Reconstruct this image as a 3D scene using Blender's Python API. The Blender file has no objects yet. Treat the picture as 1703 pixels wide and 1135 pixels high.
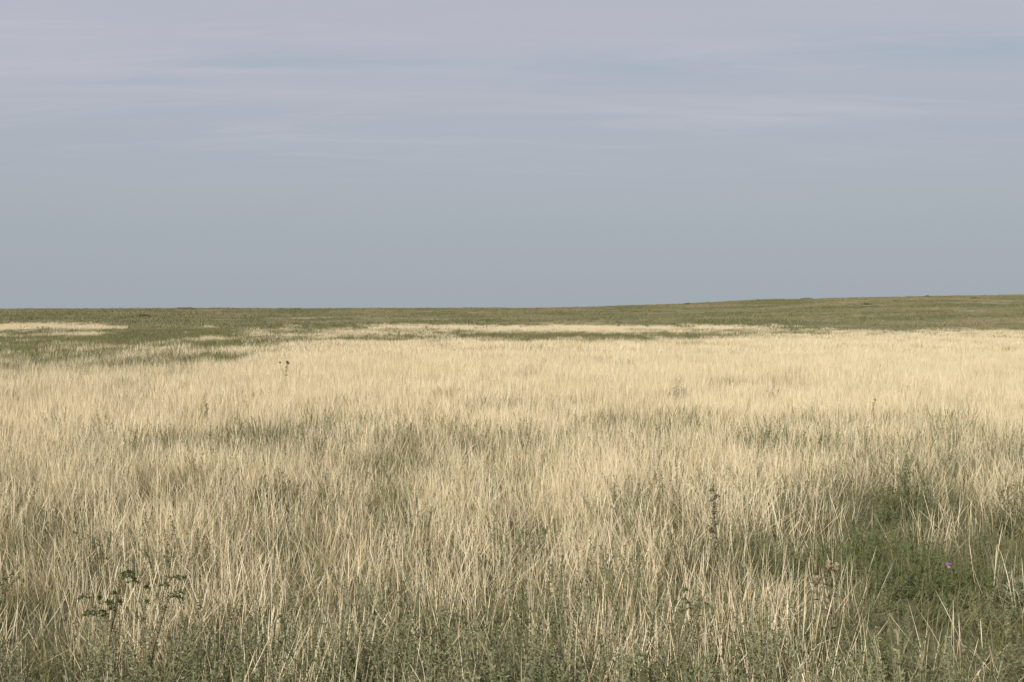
import bpy, math, random
import numpy as np
from mathutils import Vector, Matrix
rng = np.random.default_rng(7)
random.seed(7)
scene = bpy.context.scene
scene.view_settings.view_transform = 'Standard'
scene.view_settings.look = 'None'
scene.view_settings.exposure = 0
col = scene.collection

EYE = 1.7; F = 1892.0; V0 = 520.0; U0 = 851.5

# ------------------------------------------------------------ helpers
def sstep(x):
    x = np.clip(x, 0, 1); return x*x*(3-2*x)
_tabs = {}
def vnoise(x, y, scale, seed):
    if seed not in _tabs:
        _tabs[seed] = np.random.default_rng(seed).random((256, 256))
    t = _tabs[seed]
    fx = np.asarray(x)/scale+1000.37; fy = np.asarray(y)/scale+1000.91
    ix = np.floor(fx).astype(int); iy = np.floor(fy).astype(int)
    dx = fx-ix; dy = fy-iy
    dx = dx*dx*(3-2*dx); dy = dy*dy*(3-2*dy)
    a = t[ix % 256, iy % 256]; b = t[(ix+1) % 256, iy % 256]
    c = t[ix % 256, (iy+1) % 256]; d = t[(ix+1) % 256, (iy+1) % 256]
    return (a*(1-dx)+b*dx)*(1-dy)+(c*(1-dx)+d*dx)*dy
def fbm(x, y, scale, seed):
    return (vnoise(x, y, scale, seed)*.5+vnoise(x, y, scale/2.1, seed+1)*.3+vnoise(x, y, scale/4.3, seed+2)*.2)

def height(x, y):
    x = np.asarray(x, float); y = np.asarray(y, float)
    R = np.interp(x, [-600, -135, 0, 20, 42, 63, 90, 135, 300, 700], [2.2, 2.35, 2.6, 2.95, 3.7, 4.8, 5.4, 6.2, 7.5, 8])
    R = R+(vnoise(x, y*0.4, 14, 91)-.5)*0.26+(vnoise(x, y*.4, 45, 92)-.5)*.35
    up = sstep((y-65)/240.0); dn = sstep((y-320)/500.0)
    h = R*up*(1-dn*1.2)
    near = (fbm(x, y, 9, 11)-.5)*0.14*np.clip(1-y/60, 0.15, 1)
    return h+near

# ------------------------------------------------------------ materials
def new_mat(name):
    m = bpy.data.materials.new(name); m.use_nodes = True
    nt = m.node_tree; nt.nodes.clear()
    return m, nt, nt.nodes, nt.links

def plant_mat(name, cols, base=None, trans=0.35, noise_col=None, noise_scale=0.3, nmax=.6):
    m, nt, N, L = new_mat(name)
    out = N.new('ShaderNodeOutputMaterial')
    at = N.new('ShaderNodeAttribute'); at.attribute_name = 'rnd'
    th = N.new('ShaderNodeAttribute'); th.attribute_name = 'hgt'
    oi = N.new('ShaderNodeObjectInfo')
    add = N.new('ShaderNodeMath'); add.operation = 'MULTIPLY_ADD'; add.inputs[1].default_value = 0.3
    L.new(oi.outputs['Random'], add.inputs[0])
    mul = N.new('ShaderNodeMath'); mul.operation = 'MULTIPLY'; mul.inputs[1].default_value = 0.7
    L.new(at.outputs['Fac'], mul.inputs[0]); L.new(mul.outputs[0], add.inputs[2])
    r = N.new('ShaderNodeValToRGB')
    els = r.color_ramp.elements
    while len(els) > 1: els.remove(els[-1])
    for i, c in enumerate(cols):
        p = i/(len(cols)-1)
        e = els[0] if i == 0 else els.new(p)
        e.position = p; e.color = (*c, 1)
    L.new(add.outputs[0], r.inputs[0])
    c = r.outputs[0]
    if noise_col is not None:
        g = N.new('ShaderNodeNewGeometry')
        nz = N.new('ShaderNodeTexNoise'); nz.inputs['Scale'].default_value = noise_scale; nz.inputs['Detail'].default_value = 3
        L.new(g.outputs['Position'], nz.inputs['Vector'])
        mr = N.new('ShaderNodeMapRange'); mr.inputs[1].default_value = .42; mr.inputs[2].default_value = .62
        mr.inputs[4].default_value = nmax
        L.new(nz.outputs['Fac'], mr.inputs[0])
        mx = N.new('ShaderNodeMix'); mx.data_type = 'RGBA'
        L.new(mr.outputs[0], mx.inputs[0]); L.new(c, mx.inputs[6]); mx.inputs[7].default_value = (*noise_col, 1)
        c = mx.outputs[2]
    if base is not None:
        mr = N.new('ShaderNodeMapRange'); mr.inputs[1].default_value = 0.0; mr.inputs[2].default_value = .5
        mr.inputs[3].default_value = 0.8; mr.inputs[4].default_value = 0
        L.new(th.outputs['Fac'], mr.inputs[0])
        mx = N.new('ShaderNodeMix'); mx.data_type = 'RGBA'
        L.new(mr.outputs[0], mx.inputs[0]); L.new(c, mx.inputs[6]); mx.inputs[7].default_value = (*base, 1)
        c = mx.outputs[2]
    d = N.new('ShaderNodeBsdfDiffuse')
    L.new(c, d.inputs['Color'])
    if trans > 0:
        t = N.new('ShaderNodeBsdfTranslucent')
        ms = N.new('ShaderNodeMixShader'); ms.inputs[0].default_value = trans
        L.new(c, t.inputs['Color'])
        L.new(d.outputs[0], ms.inputs[1]); L.new(t.outputs[0], ms.inputs[2]); L.new(ms.outputs[0], out.inputs[0])
    else:
        L.new(d.outputs[0], out.inputs[0])
    return m

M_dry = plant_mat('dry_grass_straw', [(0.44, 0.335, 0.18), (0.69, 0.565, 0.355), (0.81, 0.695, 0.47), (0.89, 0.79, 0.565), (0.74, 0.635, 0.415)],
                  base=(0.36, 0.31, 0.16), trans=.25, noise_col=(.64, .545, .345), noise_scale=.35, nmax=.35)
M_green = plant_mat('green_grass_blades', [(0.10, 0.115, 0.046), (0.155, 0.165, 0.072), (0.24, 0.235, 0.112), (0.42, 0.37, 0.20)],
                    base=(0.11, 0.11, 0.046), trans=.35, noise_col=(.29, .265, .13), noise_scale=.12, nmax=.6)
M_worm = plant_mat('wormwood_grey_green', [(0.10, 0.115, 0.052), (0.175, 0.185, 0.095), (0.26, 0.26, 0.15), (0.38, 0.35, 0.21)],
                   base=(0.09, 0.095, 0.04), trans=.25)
M_far = plant_mat('far_steppe_tufts', [(0.13, 0.14, 0.065), (0.185, 0.19, 0.09), (0.24, 0.235, 0.12), (0.34, 0.30, 0.18)],
                  trans=.3, noise_col=(0.33, 0.28, 0.17), noise_scale=.06, nmax=.75)
M_shrub = plant_mat('dark_shrub_leaves', [(0.07, 0.09, 0.035), (0.11, 0.13, 0.055), (0.16, 0.18, 0.08)], trans=.2)
M_farshrub = plant_mat('olive_shrub_leaves', [(0.11, 0.125, 0.055), (0.16, 0.17, 0.08), (0.22, 0.22, 0.11)], trans=.2)
M_bright = plant_mat('fresh_green_leaves', [(0.07, 0.10, 0.035), (0.105, 0.145, 0.053), (0.16, 0.205, 0.08)], trans=.3)
M_silver = plant_mat('silvery_leaves', [(0.18, 0.21, 0.13), (0.26, 0.29, 0.19)], trans=.2)
M_stem = plant_mat('weed_stem', [(0.16, 0.145, 0.085), (0.26, 0.23, 0.14)], trans=.0)
M_brownweed = plant_mat('grey_brown_seed_leaves', [(0.10, 0.095, 0.06), (0.165, 0.15, 0.095), (0.30, 0.27, 0.18)], trans=.12)
M_head = plant_mat('dry_seed_head', [(0.12, 0.09, 0.05), (0.22, 0.175, 0.10), (0.36, 0.29, 0.18)], trans=.0)
M_fluff = plant_mat('pale_seed_fluff', [(0.5, 0.43, 0.30), (0.62, 0.55, 0.40)], trans=.2)
M_purple = plant_mat('purple_petals', [(0.35, 0.12, 0.42), (0.50, 0.22, 0.55)], trans=.3)

# ground
m, nt, N, L = new_mat('steppe_soil')
out = N.new('ShaderNodeOutputMaterial'); b = N.new('ShaderNodeBsdfPrincipled'); b.inputs['Roughness'].default_value = .95
b.inputs['Specular IOR Level'].default_value = .1
g = N.new('ShaderNodeNewGeometry')
n1 = N.new('ShaderNodeTexNoise'); n1.inputs['Scale'].default_value = .06; n1.inputs['Detail'].default_value = 9; n1.inputs['Roughness'].default_value = .7
n2 = N.new('ShaderNodeTexNoise'); n2.inputs['Scale'].default_value = 9; n2.inputs['Detail'].default_value = 6
L.new(g.outputs['Position'], n1.inputs['Vector']); L.new(g.outputs['Position'], n2.inputs['Vector'])
r1 = N.new('ShaderNodeValToRGB'); e = r1.color_ramp.elements
e[0].position = .38; e[0].color = (0.11, 0.115, 0.05, 1); e[1].position = .62; e[1].color = (0.30, 0.255, 0.155, 1)
x = e.new(.5); x.color = (0.17, 0.165, 0.08, 1)
r2 = N.new('ShaderNodeValToRGB'); e = r2.color_ramp.elements
e[0].position = .3; e[0].color = (0.055, 0.055, 0.025, 1); e[1].position = .7; e[1].color = (0.15, 0.14, 0.075, 1)
L.new(n1.outputs['Fac'], r1.inputs[0]); L.new(n2.outputs['Fac'], r2.inputs[0])
sp = N.new('ShaderNodeSeparateXYZ'); L.new(g.outputs['Position'], sp.inputs[0])
mr = N.new('ShaderNodeMapRange'); mr.inputs[1].default_value = 25; mr.inputs[2].default_value = 90
L.new(sp.outputs[1], mr.inputs[0])
mx = N.new('ShaderNodeMix'); mx.data_type = 'RGBA'
L.new(mr.outputs[0], mx.inputs[0]); L.new(r2.outputs[0], mx.inputs[6]); L.new(r1.outputs[0], mx.inputs[7])
L.new(mx.outputs[2], b.inputs['Base Color'])
bp = N.new('ShaderNodeBump'); bp.inputs['Strength'].default_value = .6; bp.inputs['Distance'].default_value = .05
L.new(n2.outputs['Fac'], bp.inputs['Height']); L.new(bp.outputs[0], b.inputs['Normal'])
L.new(b.outputs[0], out.inputs[0])
M_ground = m

# ------------------------------------------------------------ ground sheet
def axis(lim, n, p):
    t = np.linspace(-1, 1, n); return np.sign(t)*(np.abs(t)**p)*lim
xs = axis(3500, 281, 3.0)
ys = np.unique(np.concatenate([np.linspace(-400, -20, 15), np.linspace(-15, 30, 91), np.linspace(32, 460, 150), 460+3500*np.linspace(0.01, 1, 40)**2]))
X, Y = np.meshgrid(xs, ys, indexing='xy')
Z = height(X, Y)
nx, ny = len(xs), len(ys)
v = np.stack([X.ravel(), Y.ravel(), Z.ravel()], 1)
i, j = np.meshgrid(np.arange(nx-1), np.arange(ny-1), indexing='xy')
a = (j*nx+i).ravel()
f = np.stack([a, a+1, a+nx+1, a+nx], 1)

def mesh_np(name, verts, faces, mat, attrs=None, smooth=False):
    me = bpy.data.meshes.new(name)
    n = len(verts); k = faces.shape[1]; nf = len(faces)
    me.vertices.add(n); me.vertices.foreach_set('co', np.asarray(verts, np.float32).ravel())
    me.loops.add(nf*k); me.loops.foreach_set('vertex_index', faces.astype(np.int32).ravel())
    me.polygons.add(nf); me.polygons.foreach_set('loop_start', np.arange(0, nf*k, k, dtype=np.int32))
    if smooth: me.polygons.foreach_set('use_smooth', np.ones(nf, bool))
    me.update(calc_edges=True)
    if attrs:
        for kx, val in attrs.items():
            at = me.attributes.new(kx, 'FLOAT', 'POINT'); at.data.foreach_set('value', np.asarray(val, np.float32))
    if mat: me.materials.append(mat)
    return me
me = mesh_np('ground', v, f, M_ground, smooth=True)
ground = bpy.data.objects.new('ground', me); col.objects.link(ground)
ground['kind'] = 'structure'; ground['label'] = 'open rolling steppe ground with a low green rise'; ground['category'] = 'ground'

# ------------------------------------------------------------ blade clumps
def blades(n, radius, h0, h1, w0, w1, lean, bend, spike=0.0, r=None, seg=5, wind=(0.015, 0.0)):
    r = r or rng
    ang = r.random(n)*2*np.pi; rad = radius*np.sqrt(r.random(n))
    bx = rad*np.cos(ang); by = rad*np.sin(ang)
    H = h0+(h1-h0)*r.random(n)
    la = r.random(n)*2*np.pi
    ln = np.abs(r.normal(0, lean, n))
    ox = np.cos(la); oy = np.sin(la)
    bd = r.normal(0, 1, n)*bend+bend*.3
    wd = w0+(w1-w0)*r.random(n)
    fa = r.random(n)*2*np.pi
    px = np.cos(fa); py = np.sin(fa)
    t = np.linspace(0, 1, seg)[None, :]
    off = np.sin(ln)[:, None]*t*H[:, None]+bd[:, None]*t**2*H[:, None]
    cx = bx[:, None]+ox[:, None]*off+wind[0]*t**2; cy = by[:, None]+oy[:, None]*off+wind[1]*t**2
    cz = (np.cos(ln)*H)[:, None]*t-np.abs(bd)[:, None]*0.35*t**3*H[:, None]
    issp = (r.random(n) < spike)[:, None]
    leafw = np.interp(np.linspace(0, 1, seg), [0, .3, .7, 1], [.75, 1, .7, .08])[None, :]
    spw = np.interp(np.linspace(0, 1, seg), [0, .5, .68, .84, 1], [.5, .45, .5, 1.15, .2])[None, :]
    w = np.where(issp, spw, leafw)*wd[:, None]*.5
    Lx = cx-px[:, None]*w; Ly = cy-py[:, None]*w
    Rx = cx+px[:, None]*w; Ry = cy+py[:, None]*w
    V = np.empty((n, seg, 2, 3)); V[:, :, 0, 0] = Lx; V[:, :, 0, 1] = Ly; V[:, :, 0, 2] = cz
    V[:, :, 1, 0] = Rx; V[:, :, 1, 1] = Ry; V[:, :, 1, 2] = cz
    idx = np.arange(n*seg*2).reshape(n, seg, 2)
    Fq = np.stack([idx[:, :-1, 0], idx[:, :-1, 1], idx[:, 1:, 1], idx[:, 1:, 0]], -1).reshape(-1, 4)
    rn = np.repeat(r.random(n), seg*2)
    hg = np.broadcast_to(t[:, :, None], (n, seg, 2)).ravel()
    return V.reshape(-1, 3), Fq, rn, hg

def leafy(nst, radius, h0, h1, nleaf, ll, lw, lean, up=0.6):
    Vs = []; Fs = []; Rn = []; Hg = []; base = 0
    for s in range(nst):
        a = rng.random()*2*np.pi; rr = radius*math.sqrt(rng.random())
        b0 = np.array([rr*math.cos(a), rr*math.sin(a), 0])
        la = a+rng.normal(0, .6); ln = abs(rng.normal(0, lean)); H = h0+(h1-h0)*rng.random()
        top = b0+np.array([math.cos(la)*math.sin(ln), math.sin(la)*math.sin(ln), math.cos(ln)])*H
        mid = (b0+top)/2+np.array([-math.cos(la), -math.sin(la), 0])*H*.05
        def P(t): return ((1-t)**2)[:, None]*b0+(2*t*(1-t))[:, None]*(2*mid-(b0+top)/2)+(t**2)[:, None]*top
        rs = rng.random()
        t = np.linspace(0, 1, 6); c = P(t); fa = rng.random()*np.pi; pv = np.array([math.cos(fa), math.sin(fa), 0])*.0016
        v_ = np.stack([c-pv, c+pv], 1).reshape(-1, 3)
        ii = np.arange(5)*2; f_ = np.stack([ii, ii+1, ii+3, ii+2], 1)
        Vs.append(v_); Fs.append(f_+base); Rn.append(np.full(12, rs)); Hg.append(np.repeat(t, 2)); base += 12
        t = .12+.88*rng.random(nleaf)**.8; c = P(t)
        an = rng.random(nleaf)*2*np.pi; el = up+rng.normal(0, .35, nleaf)
        d = np.stack([np.cos(an)*np.cos(el), np.sin(an)*np.cos(el), np.sin(el)], 1)
        side = np.cross(d, rng.normal(size=(nleaf, 3))); side /= np.linalg.norm(side, axis=1)[:, None]
        l = ll*(.5+rng.random(nleaf))*(1.15-.6*t); w = lw*(.6+.8*rng.random(nleaf))
        p0 = c; p1 = c+d*(l*.55)[:, None]-side*(w*.5)[:, None]; p2 = c+d*l[:, None]; p3 = c+d*(l*.55)[:, None]+side*(w*.5)[:, None]
        v_ = np.stack([p0, p1, p2, p3], 1).reshape(-1, 3)
        f_ = np.arange(nleaf*4).reshape(-1, 4)
        Vs.append(v_); Fs.append(f_+base); Rn.append(np.repeat(np.clip(rs*.5+.5*rng.random(nleaf), 0, 1), 4)); Hg.append(np.repeat(t, 4)); base += nleaf*4
    return np.concatenate(Vs), np.concatenate(Fs), np.concatenate(Rn), np.concatenate(Hg)

def clump_collection(name, maker, n, mat):
    c = bpy.data.collections.new(name)
    for k in range(n):
        V, Fq, rn, hg = maker()
        me = mesh_np(name+'_clump', V, Fq, mat, {'rnd': rn, 'hgt': hg})
        c.objects.link(bpy.data.objects.new(name+'_clump_%02d' % k, me))
    return c

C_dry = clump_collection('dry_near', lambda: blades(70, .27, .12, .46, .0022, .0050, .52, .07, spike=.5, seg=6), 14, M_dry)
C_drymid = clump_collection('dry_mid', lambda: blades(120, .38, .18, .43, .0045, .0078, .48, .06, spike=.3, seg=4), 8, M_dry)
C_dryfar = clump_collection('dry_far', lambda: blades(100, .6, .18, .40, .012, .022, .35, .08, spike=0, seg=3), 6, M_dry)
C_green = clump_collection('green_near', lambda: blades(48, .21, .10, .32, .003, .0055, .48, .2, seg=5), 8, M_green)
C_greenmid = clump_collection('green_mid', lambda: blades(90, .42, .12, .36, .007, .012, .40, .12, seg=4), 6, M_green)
C_worm = clump_collection('wormwood', lambda: leafy(12, .14, .16, .42, 64, .022, .006, .36), 9, M_worm)
C_far = clump_collection('far_tuft', lambda: blades(60, .6, .06, .24, .03, .07, .5, .25, seg=3), 6, M_far)

def scatter(name, coll, x, y, scale, label, category, nvar, tilt=.08):
    n = len(x)
    z = height(x, y)-.01
    me = bpy.data.meshes.new(name)
    me.vertices.add(n); me.vertices.foreach_set('co', np.stack([x, y, z], 1).astype(np.float32).ravel())
    rot = np.stack([rng.normal(0, tilt, n), rng.normal(0, tilt, n), rng.random(n)*2*np.pi], 1)
    at = me.attributes.new('rot', 'FLOAT_VECTOR', 'POINT'); at.data.foreach_set('vector', rot.astype(np.float32).ravel())
    at = me.attributes.new('scl', 'FLOAT', 'POINT'); at.data.foreach_set('value', scale.astype(np.float32))
    at = me.attributes.new('vix', 'INT', 'POINT'); at.data.foreach_set('value', rng.integers(0, nvar, n).astype(np.int32))
    me.update()
    ob = bpy.data.objects.new(name, me); col.objects.link(ob)
    ng = bpy.data.node_groups.new(name+'_nodes', 'GeometryNodeTree')
    ng.interface.new_socket('Geometry', in_out='INPUT', socket_type='NodeSocketGeometry')
    ng.interface.new_socket('Geometry', in_out='OUTPUT', socket_type='NodeSocketGeometry')
    N = ng.nodes; L = ng.links
    gi = N.new('NodeGroupInput'); go = N.new('NodeGroupOutput')
    ci = N.new('GeometryNodeCollectionInfo'); ci.inputs['Collection'].default_value = coll
    ci.inputs['Separate Children'].default_value = True; ci.inputs['Reset Children'].default_value = True
    ip = N.new('GeometryNodeInstanceOnPoints'); ip.inputs['Pick Instance'].default_value = True
    def na(nm, t):
        q = N.new('GeometryNodeInputNamedAttribute'); q.data_type = t; q.inputs['Name'].default_value = nm; return q.outputs['Attribute']
    L.new(gi.outputs[0], ip.inputs['Points']); L.new(ci.outputs[0], ip.inputs['Instance'])
    L.new(na('vix', 'INT'), ip.inputs['Instance Index'])
    e2r = N.new('FunctionNodeEulerToRotation'); L.new(na('rot', 'FLOAT_VECTOR'), e2r.inputs[0]); L.new(e2r.outputs[0], ip.inputs['Rotation'])
    L.new(na('scl', 'FLOAT'), ip.inputs['Scale']); L.new(ip.outputs[0], go.inputs[0])
    md = ob.modifiers.new('scatter', 'NODES'); md.node_group = ng
    ob['kind'] = 'stuff'; ob['label'] = label; ob['category'] = category
    print(name, n)
    return ob

# ------------------------------------------------------------ layout of the vegetation
def uv(x, y, top=.40):
    h = height(x, y)
    return U0+F*x/y, V0-F*(h+top-EYE)/y
def ell(u, v, cu, cv, ru, rv):
    return np.exp(-(((u-cu)/ru)**2+((v-cv)/rv)**2)**1.5)
def hollow(u, v, wob=0):
    return np.maximum(ell(u, v+wob*.6, 1600, 885, 350, 150), .9*ell(u, v+wob*.6, 1300, 865, 210, 90))
def dryness(x, y):
    u, v = uv(x, y)
    nz = (fbm(x, y*.7, 6, 21)-.5)
    wob = nz*30*np.clip((v-V0)/90, .06, 1.2)
    vb = np.interp(u, [-200, 0, 200, 330, 430, 520, 640, 820, 900, 1130, 1230, 1330, 1703, 2000], [598, 594, 585, 573, 567, 561, 560, 563, 564, 561, 557, 553, 551, 551])
    wd = np.interp(u, [0, 300, 600, 800], [60, 52, 18, 12])
    patchy = (fbm(x, y*.35, 3.2, 33)-.5)*np.interp(u, [0, 500, 700], [90, 75, 18])
    d = sstep((v+wob+patchy-vb+wd*.4)/wd)
    d = np.where(y < 62, np.maximum(d, .08), d*(u > 300))
    st = fbm(x, y*.22, 4.5, 53)
    st2 = .25+1.1*sstep((st-.33)/.25)
    st3 = .55+.6*sstep((st-.33)/.25)
    jit = (fbm(x, y*.15, 9, 57)-.5)*8
    d = np.maximum(d, sstep((v+jit-535)/8)*sstep((558-v+jit)/9)*sstep((215-u)/90)*.85*st2)
    d = np.maximum(d, sstep((v+jit-535)/7)*sstep((554-v+jit)/7)*sstep((u-560)/180)*sstep((1360-u)/260)*.85*st3)
    d = np.maximum(d, sstep((v+jit-541)/6)*sstep((560-v)/7)*sstep((u-360)/90)*sstep((800-u)/120)*.42*st2)
    d = np.maximum(d, sstep((v+jit-553)/4)*sstep((u-700)/200)*.28*st2)
    d = np.maximum(d, sstep((v+jit-543)/6)*sstep((u-1150)/200)*.55*st2)
    d = np.where(v > 533, d, 0)
    d *= 1-.28*sstep((fbm(x*.35, y, 5, 66)-.52)/.15)*sstep((v-575)/30)
    d *= 1-.42*ell(u, v+wob*.6, 330, 690, 420, 20)
    d *= 1-.50*ell(u, v+wob*.6, 1130, 688, 660, 22)
    d *= 1-.95*hollow(u, v, wob)
    d *= 1-.30*ell(u, v+wob, 870, 870, 240, 70)
    d *= 1-.45*ell(u, v, 458, 785, 45, 16)
    d *= 1-.55*sstep((v+wob*1.6-965)/140)
    d *= 1-.65*sstep((v+wob-960)/90)*sstep((420-u)/300)
    d *= 1-.55*sstep((v-930)/80)*sstep((u-1000)/350)
    d *= np.clip(.80+.85*(fbm(x+50, y*.8, 1.7, 41)-.2), .5, 1.05)
    return np.clip(d, 0, 1), u, v

def cand(d0, d1, dens, spread=.60, marg=2.0):
    W = spread*d1+marg
    n = int(dens*(d1-d0)*2*W)
    x = (rng.random(n)*2-1)*W; y = d0+(d1-d0)*rng.random(n)
    k = np.abs(x) < spread*y+marg
    return x[k], y[k]

def keep(x, y, p):
    k = rng.random(len(x)) < p; return x[k], y[k]

# dry, near
x, y = cand(1.4, 15, 14); D, u, v = dryness(x, y)
x, y = keep(x, y, D*np.clip(.85+.25*vnoise(x, y, .6, 51), 0, 1))
hs = .90+.22*vnoise(x, y, 2.2, 61)+rng.normal(0, .07, len(x))
scatter('dry_grass', C_dry, x, y, hs, 'tall pale straw-coloured dry feather grass stalks', 'dry grass', 14, .08)
x, y = cand(14, 40, 8.0, .54); D, u, v = dryness(x, y); x, y = keep(x, y, D)
scatter('dry_grass', C_drymid, x, y, .94+.2*vnoise(x, y, 3, 62)+rng.normal(0, .06, len(x)), 'dense pale straw-coloured dry grass across the plain', 'dry grass', 8)
x, y = cand(40, 190, 2.8, .50); D, u, v = dryness(x, y); x, y = keep(x, y, D)
scatter('dry_grass', C_dryfar, x, y, .8+.3*rng.random(len(x)), 'pale strips of dry grass below the green rise', 'dry grass', 6)
# green
x, y = cand(1.4, 15, 13); D, u, v = dryness(x, y); x, y = keep(x, y, np.clip(1.15-D*.8, 0, 1))
u, v = uv(x, y)
scatter('green_grass', C_green, x, y, (.75+.5*rng.random(len(x)))*(1-.25*hollow(u, v)), 'short green grass growing between the dry stalks', 'grass', 8, .15)
x, y = cand(14, 95, 4.0, .54); D, u, v = dryness(x, y); x, y = keep(x, y, np.clip(1.08-D*1.05, .05, 1))
scatter('green_grass', C_greenmid, x, y, .75+.5*rng.random(len(x)), 'olive green grass in low patches of the plain', 'grass', 6)
# wormwood
x, y = cand(1.4, 15, 17); D, u, v = dryness(x, y)
side = np.clip(np.maximum((520-u)/400, (u-1050)/300), 0, 1)
p = .09+(.75+.6*side)*sstep((v-920)/150)+.85*hollow(u, v)+.2*(1-D)
x, y = keep(x, y, p*np.clip(vnoise(x, y, .8, 71)*1.7, 0.02, 1))
u, v = uv(x, y)
scatter('wormwood', C_worm, x, y, (.75+.5*rng.random(len(x)))*(1-.35*hollow(u, v))*(1+.12*sstep((v-1000)/100)), 'grey-green feathery wormwood between the dry stalks', 'wormwood', 9, .12)
# far slope
x, y = cand(62, 340, .75, .54); D, u, v = dryness(x, y)
x, y = keep(x, y, np.clip(1-D, 0, 1)*np.clip(2.2*vnoise(x, y*.6, 7, 81)-.35, .12, 1))
scatter('steppe_scrub', C_far, x, y, .5+1.15*rng.random(len(x))**3+.5*vnoise(x, y, 5, 83), 'low olive green scrub covering the gentle rise', 'scrub', 6)

# ------------------------------------------------------------ individual plants
class Acc:
    def __init__(s): s.v = []; s.f = []; s.r = []; s.h = []
    def tube(s, pts, r0, r1, k=5):
        pts = [Vector(p) for p in pts]; b = len(s.v); rn = random.random()
        for i, p in enumerate(pts):
            d = (pts[min(i+1, len(pts)-1)]-pts[max(i-1, 0)]).normalized()
            sd = d.orthogonal().normalized(); up = d.cross(sd); t = i/(len(pts)-1); r = r0+(r1-r0)*t
            for q in range(k):
                a = 2*math.pi*q/k
                s.v.append(p+sd*math.cos(a)*r+up*math.sin(a)*r); s.r.append(rn); s.h.append(t)
        for i in range(len(pts)-1):
            for q in range(k):
                s.f.append((b+i*k+q, b+i*k+(q+1) % k, b+(i+1)*k+(q+1) % k, b+(i+1)*k+q))
    def leaf(s, p, d, l, w, curl=0.0):
        p = Vector(p); d = Vector(d).normalized(); sd = d.cross(Vector((random.gauss(0, 1), random.gauss(0, 1), random.gauss(0, 1)))).normalized()
        nrm = sd.cross(d); b = len(s.v); rn = random.random()
        for t, ww in ((0, .15), (.35, 1), (.7, .75), (1, .05)):
            c = p+d*l*t-nrm*curl*l*t*t
            s.v += [c-sd*w*.5*ww, c+sd*w*.5*ww]; s.r += [rn]*2; s.h += [1]*2
        for i in range(3): s.f.append((b+i*2, b+i*2+1, b+i*2+3, b+i*2+2))
    def ball(s, c, r, zs=1.0, rings=7, seg=10, jag=.12):
        c = Vector(c); b = len(s.v); rn = random.random()
        for i in range(rings+1):
            th = math.pi*i/rings
            for q in range(seg):
                ph = 2*math.pi*q/seg; rr = r*(1+random.uniform(-jag, jag))
                s.v.append(c+Vector((math.sin(th)*math.cos(ph)*rr, math.sin(th)*math.sin(ph)*rr, math.cos(th)*rr*zs))); s.r.append(rn); s.h.append(1)
        for i in range(rings):
            for q in range(seg): s.f.append((b+i*seg+q, b+i*seg+(q+1) % seg, b+(i+1)*seg+(q+1) % seg, b+(i+1)*seg+q))
    def obj(s, name, mat):
        me = mesh_np(name, np.array([list(p) for p in s.v]), np.array(s.f), mat, {'rnd': s.r, 'hgt': s.h})
        o = bpy.data.objects.new(name, me); col.objects.link(o); return o

def root(name, x, y, label, category, group=None):
    o = bpy.data.objects.new(name, None); o.empty_display_size = .1
    o.location = (x, y, float(height(x, y))); col.objects.link(o)
    o['label'] = label; o['category'] = category
    if group: o['group'] = group
    return o
def rd(el0, el1):
    a = random.random()*2*math.pi; e = random.uniform(el0, el1)
    return Vector((math.cos(a)*math.cos(e), math.sin(a)*math.cos(e), math.sin(e)))
def place(u, v, top):
    y = F*(EYE-top)/(v-V0)
    for k in range(4):
        y = F*(EYE-top-float(height((u-U0)*y/F, y)))/(v-V0)
    return (u-U0)*y/F, y

def thistle(x, y, H, nb, label, group=None, headr=.022, flower=M_head, fluff=True, leafmat=None):
    e = root('thistle', x, y, label, 'thistle', group)
    st = Acc(); lf = Acc()
    lx, ly = random.uniform(-.06, .06), random.uniform(-.04, .04)
    pt = lambda t: Vector((lx*t*t, ly*t*t, H*t))
    st.tube([pt(t/8) for t in range(9)], .005, .003)
    tops = [pt(1)]
    for i in range(nb):
        t0 = random.uniform(.5, .85); b = pt(t0); d = rd(.9, 1.25); l = H*(1-t0)*random.uniform(.6, 1.0)+.03
        e1 = b+d*l*.6; e2 = e1+Vector((d.x*.3, d.y*.3, 1)).normalized()*l*.45
        st.tube([b, (b+e1)/2+Vector((0, 0, -.004)), e1, e2], .003, .002); tops.append(e2)
        for q in range(7): lf.leaf(b+d*l*.6*random.random(), rd(0, .8), random.uniform(.02, .05), .010, .3)
    for q in range(60):
        t = random.uniform(.08, .98); lf.leaf(pt(t), rd(-.2, .8), random.uniform(.03, .08)*(1.2-.7*t), .013*(1.2-.6*t), random.uniform(.1, .5))
    o = st.obj('stem', M_stem); o.parent = e
    o = lf.obj('foliage', leafmat or M_brownweed); o.parent = e
    for p in tops:
        h = Acc(); h.ball(p, headr*.8, 1.1, jag=.2)
        for q in range(70):
            d = rd(-1.2, .9); h.leaf(p+d*headr*.7, d+Vector((0, 0, .5)), headr*random.uniform(.5, 1.3), headr*.22)
        o = h.obj('flower_head', flower); o.parent = e
        if fluff:
            g2 = Acc()
            for q in range(34): g2.leaf(p+Vector((0, 0, headr*.5)), rd(.5, 1.57), headr*random.uniform(.6, 1.4), headr*.2)
            o2 = g2.obj('seed_fluff', M_fluff); o2.parent = o
    return e

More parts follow.
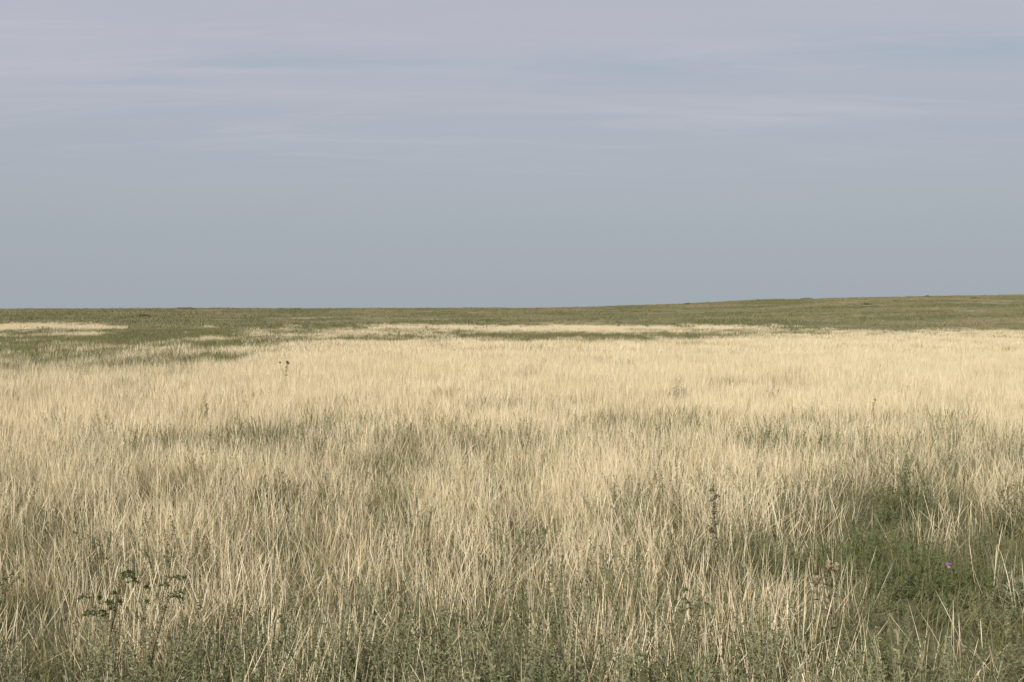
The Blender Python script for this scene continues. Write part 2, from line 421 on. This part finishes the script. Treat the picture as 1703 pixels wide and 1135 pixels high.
def mullein(x, y, H, label, group=None, mat=M_worm, n=150, lsz=.05, k8=9, cl=1.0):
    e = root('leafy_weed', x, y, label, 'weed', group)
    st = Acc(); lf = Acc(); lx = random.uniform(-.05, .05)
    pt = lambda t: Vector((lx*t*t+.008*math.sin(t*9), .006*math.cos(t*8), H*t))
    st.tube([pt(t/12) for t in range(13)], .004, .002)
    for q in range(n):
        t = random.random()**.8; d = rd(0.1, 1.0); lf.leaf(pt(t), d, lsz*random.uniform(.4, 1.1)*(1.25-.8*t), .012*(1.2-.5*t), .3)
    for k in range(k8):
        t = .35+.63*k/k8+random.uniform(-.02, .02); c = pt(t)+rd(0, .5)*.014*cl
        for q in range(int(20*cl)): lf.leaf(c+Vector((random.gauss(0, .008), random.gauss(0, .008), random.gauss(0, .007)))*cl, rd(-.4, 1.3), .017*cl, .010*cl, .2)
    o = st.obj('stem', M_stem); o.parent = e; o = lf.obj('foliage', mat); o.parent = e
    return e

def bush(name, x, y, W, H, mat, label, category, n=70, nl=34, ll=.03, lw=.006, group=None, loose=0.0):
    e = root(name, x, y, label, category, group)
    st = Acc(); lf = Acc()
    lob = [random.uniform(.55, 1.15) for _ in range(7)]
    for s in range(n):
        a = random.random()*2*math.pi; rr = math.sqrt(random.random())*(1+loose*random.random()**2)
        lb = 1+(lob[int(a/(2*math.pi)*7) % 7]-1)*min(1, loose*1.3)*min(1, rr*1.4)
        h = H*max(.3, 1-.55*rr*rr)*random.uniform(.55-.2*loose, 1.12)*lb
        lean = Vector((random.gauss(0, 1), random.gauss(0, 1), 0))*loose*.1*W
        b = Vector((math.cos(a)*rr*W*(.22+.2*loose), math.sin(a)*rr*W*(.22+.2*loose), 0)); tp = Vector((math.cos(a)*rr*W*.5, math.sin(a)*rr*W*.5, h))+lean
        md = (b+tp)/2+Vector((math.cos(a), math.sin(a), 0))*W*.04
        st.tube([Vector((0, 0, 0)), b+Vector((0, 0, .01)), md, tp], .0022*max(1, H), .0012, 3)
        for q in range(nl):
            t = .15+.85*random.random(); p = b.lerp(md, t*2) if t < .5 else md.lerp(tp, t*2-1)
            lf.leaf(p, rd(.1, 1.3), ll*random.uniform(.5, 1.2), lw*random.uniform(.7, 1.3), .15)
    o = st.obj('stem', M_stem); o.parent = e; o = lf.obj('foliage', mat); o.parent = e
    return e

x, y = place(1385, 942, .52); thistle(x, y, .52, 2, 'dry brown thistle with round seed heads among grass', headr=.018)
x, y = place(474, 603, .60); thistle(x, y, .60, 3, 'dark dried thistle standing above pale grass', headr=.020, fluff=False, flower=M_brownweed, leafmat=M_brownweed)
x, y = place(1192, 803, .66); mullein(x, y, .66, 'tall grey-brown seeding weed on a single stem', mat=M_brownweed, n=90, lsz=.035, k8=12, cl=1.05)
x, y = place(346, 668, .46); mullein(x, y, .46, 'thin weed rising above dry grass', n=50, mat=M_worm, cl=.8)
x, y = place(1452, 660, .46); mullein(x, y, .46, 'thin weed rising above dry grass', n=50, mat=M_worm, cl=.8)
x, y = place(1480, 862, .40); bush('green_bush', x, y, 1.0, .40, M_bright, 'fresh green feathery bush in a grassy hollow', 'bush', 150, 32, .045, .0045, loose=1.0)
x, y = place(1560, 900, .33); bush('green_bush', x, y, .9, .33, M_shrub, 'low dark green bush beside a purple flower', 'bush', 120, 30, .04, .0045, loose=1.0)
x, y = place(1510, 758, .54); bush('dark_shrub', x, y, .42, .54, M_shrub, 'dark green shrub rising above the dry grass', 'shrub', 70, 36, .03, .006, loose=.5)
x, y = place(458, 764, .42); bush('dark_shrub', x, y, .42, .42, M_farshrub, 'grey-green wormwood shrub surrounded by dry grass', 'shrub', 60, 32, .03, .006, loose=.6)
x, y = place(1690, 912, .34); bush('silvery_plant', x, y, .20, .34, M_silver, 'pale grey-green broad-leaved plant in undergrowth', 'plant', 14, 12, .035, .011)
x, y = place(1697, 785, .50); bush('dark_shrub', x, y, .4, .50, M_shrub, 'dark green shrub at the grassy hollow edge', 'shrub', 50, 34, .03, .006, loose=.6)
for (uu, vv, ww) in ((1490, 597, 1.0), (1130, 634, .4), (1622, 584, .8), (1280, 636, .4), (1548, 547, .8)):
    x, y = place(uu, vv, .44)
    bush('low_shrub', x, y, ww, .44, M_worm, 'small olive shrub poking through the dry grass', 'shrub', 40, 22, .05, .008, 'shrubs scattered in the dry grass', loose=.6)
for (uu, vv, hh, lx) in ((168, 948, .55, .06), (238, 957, .54, .07), (185, 988, .48, -.05), (1130, 985, .45, .06), (1640, 1075, .42, .05)):
    x, y = place(uu, vv, hh)
    e = root('wormwood_weed', x, y, 'dark flowering wormwood weed with nodding branch tips', 'weed', 'nodding wormwood weeds')
    st = Acc(); lf = Acc()
    for s in range(8):
        a = random.random()*6.28; tp = Vector((lx*.7+math.cos(a)*.06, math.sin(a)*.05, hh*random.uniform(.74, .98)))
        pts = [Vector((0, 0, 0)), tp*.5+Vector((-lx*.2, 0, 0)), tp, tp+Vector((lx*.35+.02*math.cos(a), .02*math.sin(a), .008)), tp+Vector((lx*.55+.03*math.cos(a), .03*math.sin(a), -.006))]
        st.tube(pts, .0022, .001, 4)
        for q in range(120):
            t = random.random()**.7*(len(pts)-1.001); k = int(t); p = pts[k].lerp(pts[k+1], t-k)
            lf.leaf(p, rd(-.6, 1.2), random.uniform(.007, .017), .0038, .2)
    o = st.obj('stem', M_stem); o.parent = e; o = lf.obj('foliage', M_shrub if uu < 400 else M_worm); o.parent = e
x, y = place(1580, 942, .42)
e = root('purple_flower', x, y, 'single purple knapweed flower on a thin stem', 'flower')
st = Acc(); st.tube([(0, 0, 0), (.01, 0, .15), (0, .01, .30), (.006, 0, .405)], .003, .0018)
for q in range(24): st.leaf((0, 0, .3*random.random()), rd(.2, 1), .05, .007, .2)
o = st.obj('stem', M_bright); o.parent = e
h = Acc(); h.ball((.006, 0, .41), .009, 1.2)
o2 = h.obj('flower_head', M_head); o2.parent = e
pe = Acc()
for q in range(46): pe.leaf((.006, 0, .416), rd(.1, 1.3), .018, .005, .2)
o3 = pe.obj('petals', M_purple); o3.parent = o2
for (uu, dd, ww, hh) in ((315, 262, 4.0, .55), (300, 268, 2.6, .38), (145, 285, 2.5, .38), (490, 240, 3.6, .42), (1145, 285, 2.8, .45), (1342, 290, 3.2, .42),
                         (1542, 292, 1.4, .4), (1440, 210, 2.0, .35), (240, 170, 2.0, .35), (1620, 240, 1.8, .35)):
    x = (uu-U0)*dd/F
    bush('steppe_shrub', x, dd, ww, hh, M_farshrub, 'low rounded dark shrub on the green rise', 'shrub', 60, 24, .20, .06, 'low shrubs along the rise', loose=.5)

# ------------------------------------------------------------ world
SUN_EL, SUN_AZ = math.radians(33), math.radians(212)
w = bpy.data.worlds.new('World'); scene.world = w; w.use_nodes = True
nt = w.node_tree; N = nt.nodes; L = nt.links; N.clear()
out = N.new('ShaderNodeOutputWorld')
sky = N.new('ShaderNodeTexSky'); sky.sky_type = 'NISHITA'; sky.sun_disc = False
sky.sun_elevation = SUN_EL; sky.sun_rotation = SUN_AZ; sky.dust_density = 2.0
bg1 = N.new('ShaderNodeBackground'); bg1.inputs[1].default_value = .07; L.new(sky.outputs[0], bg1.inputs[0])
tc = N.new('ShaderNodeTexCoord'); sp = N.new('ShaderNodeSeparateXYZ'); L.new(tc.outputs['Generated'], sp.inputs[0])
def math_(op, a, b=None, c=None):
    n = N.new('ShaderNodeMath'); n.operation = op
    for k, q in enumerate((a, b, c)):
        if q is None: continue
        if isinstance(q, (int, float)): n.inputs[k].default_value = q
        else: L.new(q, n.inputs[k])
    return n.outputs[0]
zc = math_('MAXIMUM', sp.outputs[2], 0.0); den = math_('ADD', zc, .10)
px = math_('DIVIDE', sp.outputs[0], den); py = math_('DIVIDE', sp.outputs[1], den)
def cloudnoise(sx, sy, rot, det, off, dist=0.0, rough=.55):
    cb = N.new('ShaderNodeCombineXYZ'); L.new(px, cb.inputs[0]); L.new(py, cb.inputs[1]); cb.inputs[2].default_value = off
    mp = N.new('ShaderNodeMapping'); mp.inputs['Rotation'].default_value = (0, 0, rot); mp.inputs['Scale'].default_value = (sx, sy, 1)
    L.new(cb.outputs[0], mp.inputs[0])
    nz = N.new('ShaderNodeTexNoise'); nz.inputs['Scale'].default_value = 1; nz.inputs['Detail'].default_value = det; nz.inputs['Distortion'].default_value = dist
    nz.inputs['Roughness'].default_value = rough
    L.new(mp.outputs[0], nz.inputs['Vector']); return nz.outputs['Fac']
def mrange(x, a, b, c=0.0, d=1.0):
    n = N.new('ShaderNodeMapRange'); n.interpolation_type = 'SMOOTHSTEP'
    n.inputs[1].default_value = a; n.inputs[2].default_value = b; n.inputs[3].default_value = c; n.inputs[4].default_value = d
    L.new(x, n.inputs[0]); return n.outputs[0]
def mix(f, a, b):
    n = N.new('ShaderNodeMix'); n.data_type = 'RGBA'
    if isinstance(f, (int, float)): n.inputs[0].default_value = f
    else: L.new(f, n.inputs[0])
    for k, q in ((6, a), (7, b)):
        if isinstance(q, tuple): n.inputs[k].default_value = (*q, 1)
        else: L.new(q, n.inputs[k])
    return n.outputs[2]
ypos = math_('MAXIMUM', sp.outputs[1], .02)
ax = math_('DIVIDE', sp.outputs[0], ypos); ez = math_('DIVIDE', sp.outputs[2], ypos)
def patch(u, v, ru, rv, slope=0.0):
    dx = math_('DIVIDE', math_('SUBTRACT', ax, (u-U0)/F), ru/F)
    e0 = math_('SUBTRACT', math_('SUBTRACT', ez, (V0-v)/F), math_('MULTIPLY', math_('SUBTRACT', ax, (u-U0)/F), slope))
    dz = math_('DIVIDE', e0, rv/F)
    s = math_('ADD', math_('MULTIPLY', dx, dx), math_('MULTIPLY', dz, dz))
    return math_('POWER', 2.718, math_('MULTIPLY', s, -1.0))
big = cloudnoise(.30, .8, .05, 2, 1.3, .4)
wisp = cloudnoise(1.1, 4.2, .10, 6, 4.1, .9, .65)
haze = mrange(sp.outputs[2], .02, .27)
veil = mix(haze, (.385, .430, .472), (.500, .506, .580))
veil = mix(math_('MULTIPLY', mrange(big, .38, .66), math_('MULTIPLY', haze, .35)), veil, (.42, .475, .54))
hi = mrange(sp.outputs[2], .08, .17)
veil = mix(math_('MULTIPLY', mrange(wisp, .42, .74), math_('MULTIPLY', hi, .38)), veil, (.56, .555, .62))
wsel = mrange(wisp, .66, .38)
P = None
for (u_, v_, ru, rv, sl_, am) in ((1580, 80, 320, 36, 0, .60), (1060, 116, 250, 30, 0.02, .45), (470, 106, 360, 22, -.02, .45), (230, 138, 140, 12, 0, .38), (260, 190, 170, 9, 0, .32), (1650, 215, 280, 30, 0, .28), (330, 250, 420, 28, 0, .22)):
    p = math_('MULTIPLY', patch(u_, v_, ru, rv, sl_), am)
    P = p if P is None else math_('MAXIMUM', P, p)
P = math_('MULTIPLY', P, math_('ADD', math_('MULTIPLY', wsel, .75), .25))
veil = mix(P, veil, (.355, .445, .54))
W2 = None
for (u_, v_, ru, rv, sl_, am) in ((420, 120, 280, 7, -.01, .32), (820, 124, 220, 8, -.03, .28), (1230, 198, 280, 12, -.08, .25), (1400, 185, 300, 10, -.02, .22), (330, 150, 300, 16, 0, .22), (60, 60, 260, 90, 0, .35)):
    p = math_('MULTIPLY', patch(u_, v_, ru, rv, sl_), am)
    W2 = p if W2 is None else math_('MAXIMUM', W2, p)
veil = mix(math_('MULTIPLY', W2, mrange(wisp, .35, .6, .4, 1)), veil, (.60, .59, .65))
bg2 = N.new('ShaderNodeBackground'); L.new(veil, bg2.inputs[0]); bg2.inputs[1].default_value = 1.0
ms = N.new('ShaderNodeMixShader'); ms.inputs[0].default_value = .92
L.new(bg1.outputs[0], ms.inputs[1]); L.new(bg2.outputs[0], ms.inputs[2]); L.new(ms.outputs[0], out.inputs[0])

sl = bpy.data.lights.new('sun', 'SUN'); sl.energy = 4.8; sl.angle = math.radians(.6); sl.color = (1, .95, .87)
so = bpy.data.objects.new('sun', sl); col.objects.link(so)
sd = Vector((math.sin(SUN_AZ)*math.cos(SUN_EL), math.cos(SUN_AZ)*math.cos(SUN_EL), math.sin(SUN_EL)))
so.rotation_euler = (-sd).to_track_quat('-Z', 'Y').to_euler()

# ------------------------------------------------------------ camera
cd = bpy.data.cameras.new('camera'); cd.lens = 40; cd.sensor_width = 36; cd.clip_end = 10000; cd.clip_start = .1
co = bpy.data.objects.new('camera', cd); col.objects.link(co)
co.location = (0, 0, EYE); co.rotation_euler = (math.radians(90)-math.atan((567.5-V0)/F), 0, 0)
scene.camera = co
